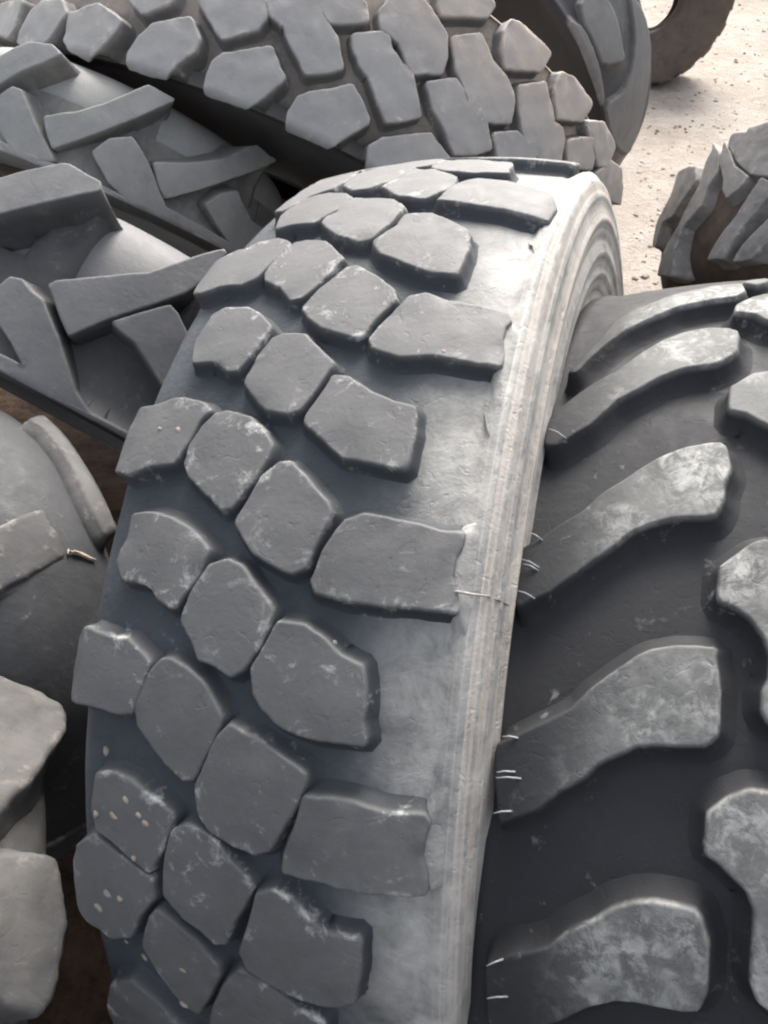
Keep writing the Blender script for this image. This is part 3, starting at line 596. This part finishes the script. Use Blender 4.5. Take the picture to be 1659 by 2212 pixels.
# ---------------------------------------------------------------- 7. ground, stones, straw
def ground_mat():
    m, n, b = new_mat('pale_sandy_ground'); g = nd(n, 'ShaderNodeNewGeometry').outputs['Position']
    n1 = noise_n(n, g, 1.1, 8, .6); n2 = noise_n(n, g, 9, 8, .7); n3 = noise_n(n, g, 60, 6, .7)
    c = mix_c(n, ramp(n, n1, .35, .65), (.31, .27, .23), (.40, .36, .32))
    c = mix_c(n, ramp(n, n2, .45, .7, 0, .7), c, (.44, .41, .375)); c = mix_c(n, ramp(n, n3, .52, .70, 0, .8), c, (.30, .23, .18))
    sp = nd(n, 'ShaderNodeSeparateXYZ'); n.links.new(g, sp.inputs[0])
    f1 = math_n(n, 'ADD', math_n(n, 'MULTIPLY', sp.outputs[1], .6), math_n(n, 'MULTIPLY', n2, .35))
    f1 = math_n(n, 'ADD', f1, math_n(n, 'MULTIPLY', math_n(n, 'MINIMUM', math_n(n, 'SUBTRACT', sp.outputs[0], .55), 0.), 3.5))
    soil_shade = ramp(n, f1, 1.5, 1.95)                                    # brown litter between the tyres, with the shade there painted in
    c2 = mix_c(n, ramp(n, n2, .4, .65), (.022, .015, .011), (.07, .045, .03))
    c = mix_c(n, soil_shade, c2, c)
    n.links.new(c, b.inputs['Base Color']); b.inputs['Roughness'].default_value = .95; b.inputs['Specular IOR Level'].default_value = .1
    bp = nd(n, 'ShaderNodeBump'); bp.inputs['Strength'].default_value = 1.0; bp.inputs['Distance'].default_value = .035
    n.links.new(math_n(n, 'ADD', n2, math_n(n, 'MULTIPLY', n3, .4)), bp.inputs['Height']); n.links.new(bp.outputs[0], b.inputs['Normal']); return m
M['ground'] = ground_mat()
xs = np.r_[-60, -30, -15, -8, -5, np.arange(-3.5, 5.01, .07), 7, 10, 16, 30, 60]; ys = np.r_[-40, -15, -5, -2, np.arange(-.8, 9.01, .07), 11, 14, 20, 35, 80]
V = []; 
for y in ys:
    for x in xs:
        z = -.02 + .025 * noise.fractal(Vector((x * 1.3, y * 1.3, 0)), 1, 2, 4) + .010 * noise.fractal(Vector((x * 7, y * 7, 5)), 1, 2, 3)
        z += .23 * float(smooth((-.28 - x) / .25)) * float(smooth((y + .3) / .4)) * float(smooth((1.9 - y) / .8)) * float(smooth((x + 2.6) / 1.0))
        V.append((x, y, z))
nx = len(xs); F = [(j * nx + i, j * nx + i + 1, (j + 1) * nx + i + 1, (j + 1) * nx + i) for j in range(len(ys) - 1) for i in range(nx - 1)]
g_ = add_mesh('ground', V, F, M['ground'], None); g_['kind'] = 'structure'; g_['label'] = 'pale sandy ground with brown litter and painted shade between the tyres'

# gravel scattered over the sand, one piece of stuff
m, n, b = new_mat('gravel_stone'); tc = nd(n, 'ShaderNodeTexCoord').outputs['Object']
n.links.new(mix_c(n, ramp(n, noise_n(n, tc, 3.5, 3), .4, .6), (.20, .16, .13), (.42, .37, .32)), b.inputs['Base Color']); b.inputs['Roughness'].default_value = .9; M['gravel'] = m
V, F = [], []
ico = bmesh.new(); bmesh.ops.create_icosphere(ico, subdivisions=1, radius=1); iv = [v.co.copy() for v in ico.verts]; iff = [[v.index for v in f.verts] for f in ico.faces]; ico.free()
rg_ = random.Random(11)
for _ in range(2600):
    y = 1.6 + 6.5 * rg_.random() ** 1.3; x = rg_.uniform(.55, 1.25) * (y + 1.5) * .42; r = .004 + .012 * rg_.random() ** 3
    z = -.02 + .025 * noise.fractal(Vector((x * 1.3, y * 1.3, 0)), 1, 2, 4) + .010 * noise.fractal(Vector((x * 7, y * 7, 5)), 1, 2, 3)
    k = len(V); an = rg_.random() * 6; ca, sa = math.cos(an), math.sin(an); sx_, sy_, sz_ = rg_.uniform(.7, 1.4), rg_.uniform(.6, 1.1), rg_.uniform(.35, .7)
    for c_ in iv:
        q = 1 + .4 * noise.noise(c_ * 1.3 + Vector((k, 0, 0))); X, Y = c_.x * sx_ * q * r, c_.y * sy_ * q * r
        V.append((x + X * ca - Y * sa, y + X * sa + Y * ca, z + c_.z * sz_ * r + r * .1))
    F += [[k + i for i in f] for f in iff]
gv = add_mesh('gravel', V, F, M['gravel'], None, smooth_=False); gv['kind'] = 'stuff'; gv['label'] = 'loose gravel scattered over the pale sand'

def stone(p, r, mat, name, label, group, nrm=(0, 0, 1)):
    bm = bmesh.new(); bmesh.ops.create_icosphere(bm, subdivisions=2, radius=r); sd_ = random.random() * 90; ax = (random.uniform(.8, 1.3), random.uniform(.7, 1.1), random.uniform(.55, .8))
    for v in bm.verts:
        k = 1 + .55 * noise.noise(v.co / r * .9 + Vector((sd_, 0, 0))); v.co = Vector((v.co.x * ax[0], v.co.y * ax[1], v.co.z * ax[2])) * k
    me = bpy.data.meshes.new(name); bm.to_mesh(me); bm.free(); me.polygons.foreach_set('use_smooth', [True] * len(me.polygons)); me.materials.append(mat)
    o = bpy.data.objects.new(name, me); COL.objects.link(o); o.rotation_mode = 'QUATERNION'
    o.rotation_quaternion = Vector(nrm).to_track_quat('Z', 'Y'); o.location = Vector(p) + Vector(nrm) * r * .3
    o['label'] = label; o['category'] = 'pebble'; o['group'] = group; return o
m, n, b = new_mat('pale_pebble'); tc = nd(n, 'ShaderNodeTexCoord').outputs['Object']
n.links.new(mix_c(n, ramp(n, noise_n(n, tc, 90), .35, .65), (.17, .14, .12), (.30, .26, .22)), b.inputs['Base Color']); b.inputs['Roughness'].default_value = .9; M['pebble'] = m
for (px, py), r in zip(q7((545,280),(490,347),(598,340),(632,378),(580,528),(425,742),(520,702),(465,684),(788,1015),(622,955),(790,1158),(415,335),(456,66),(545,890)) + q5((1447,702)) + q4((258,548)) + q3((770,890),(690,885)),
                       (.0032,.003,.003,.0032,.0022,.0045,.0028,.0026,.0032,.0032,.003,.003,.003,.002,.002,.0018,.0022,.0018)):
    q = mt.hit(px, py)
    if q:
        # rest on whatever is there: block top or groove floor
        p = mt.pt(*q, 0.0); d = Vector(ray(px, py)); best = None
        deps_ = bpy.context.evaluated_depsgraph_get()
        hit_ = sc.ray_cast(deps_, Vector(CAMP) + d * .05, d)
        if hit_[0]: stone(hit_[1], r * random.uniform(1.0, 1.35), M['pebble'], 'pebble', 'tiny pale stone lying on the worn blocks of the middle tyre', 'tiny stones on the middle tyre', hit_[2])
m, n, b = new_mat('dry_straw'); tc = nd(n, 'ShaderNodeTexCoord').outputs['Object']
n.links.new(mix_c(n, noise_n(n, tc, 60), (.42, .33, .25), (.6, .5, .42)), b.inputs['Base Color']); M['straw'] = m
deps_ = bpy.context.evaluated_depsgraph_get(); pts = []
for px, py in q5((292,308),(320,312),(355,322),(385,336),(412,346)):
    d = Vector(ray(px, py)); h_ = sc.ray_cast(deps_, Vector(CAMP) + d * .05, d)
    if h_[0]: pts.append(h_[1] - d * .004)
if len(pts) > 2:
    zz = np.array([tuple(p) for p in pts]); o = tube('straw', pts, .0035, M['straw'], None, zz[0], taper=.4); o.location = zz[0]
    o['label'] = 'dry straw stalk caught below the blunt lug at the left edge'; o['category'] = 'straw'
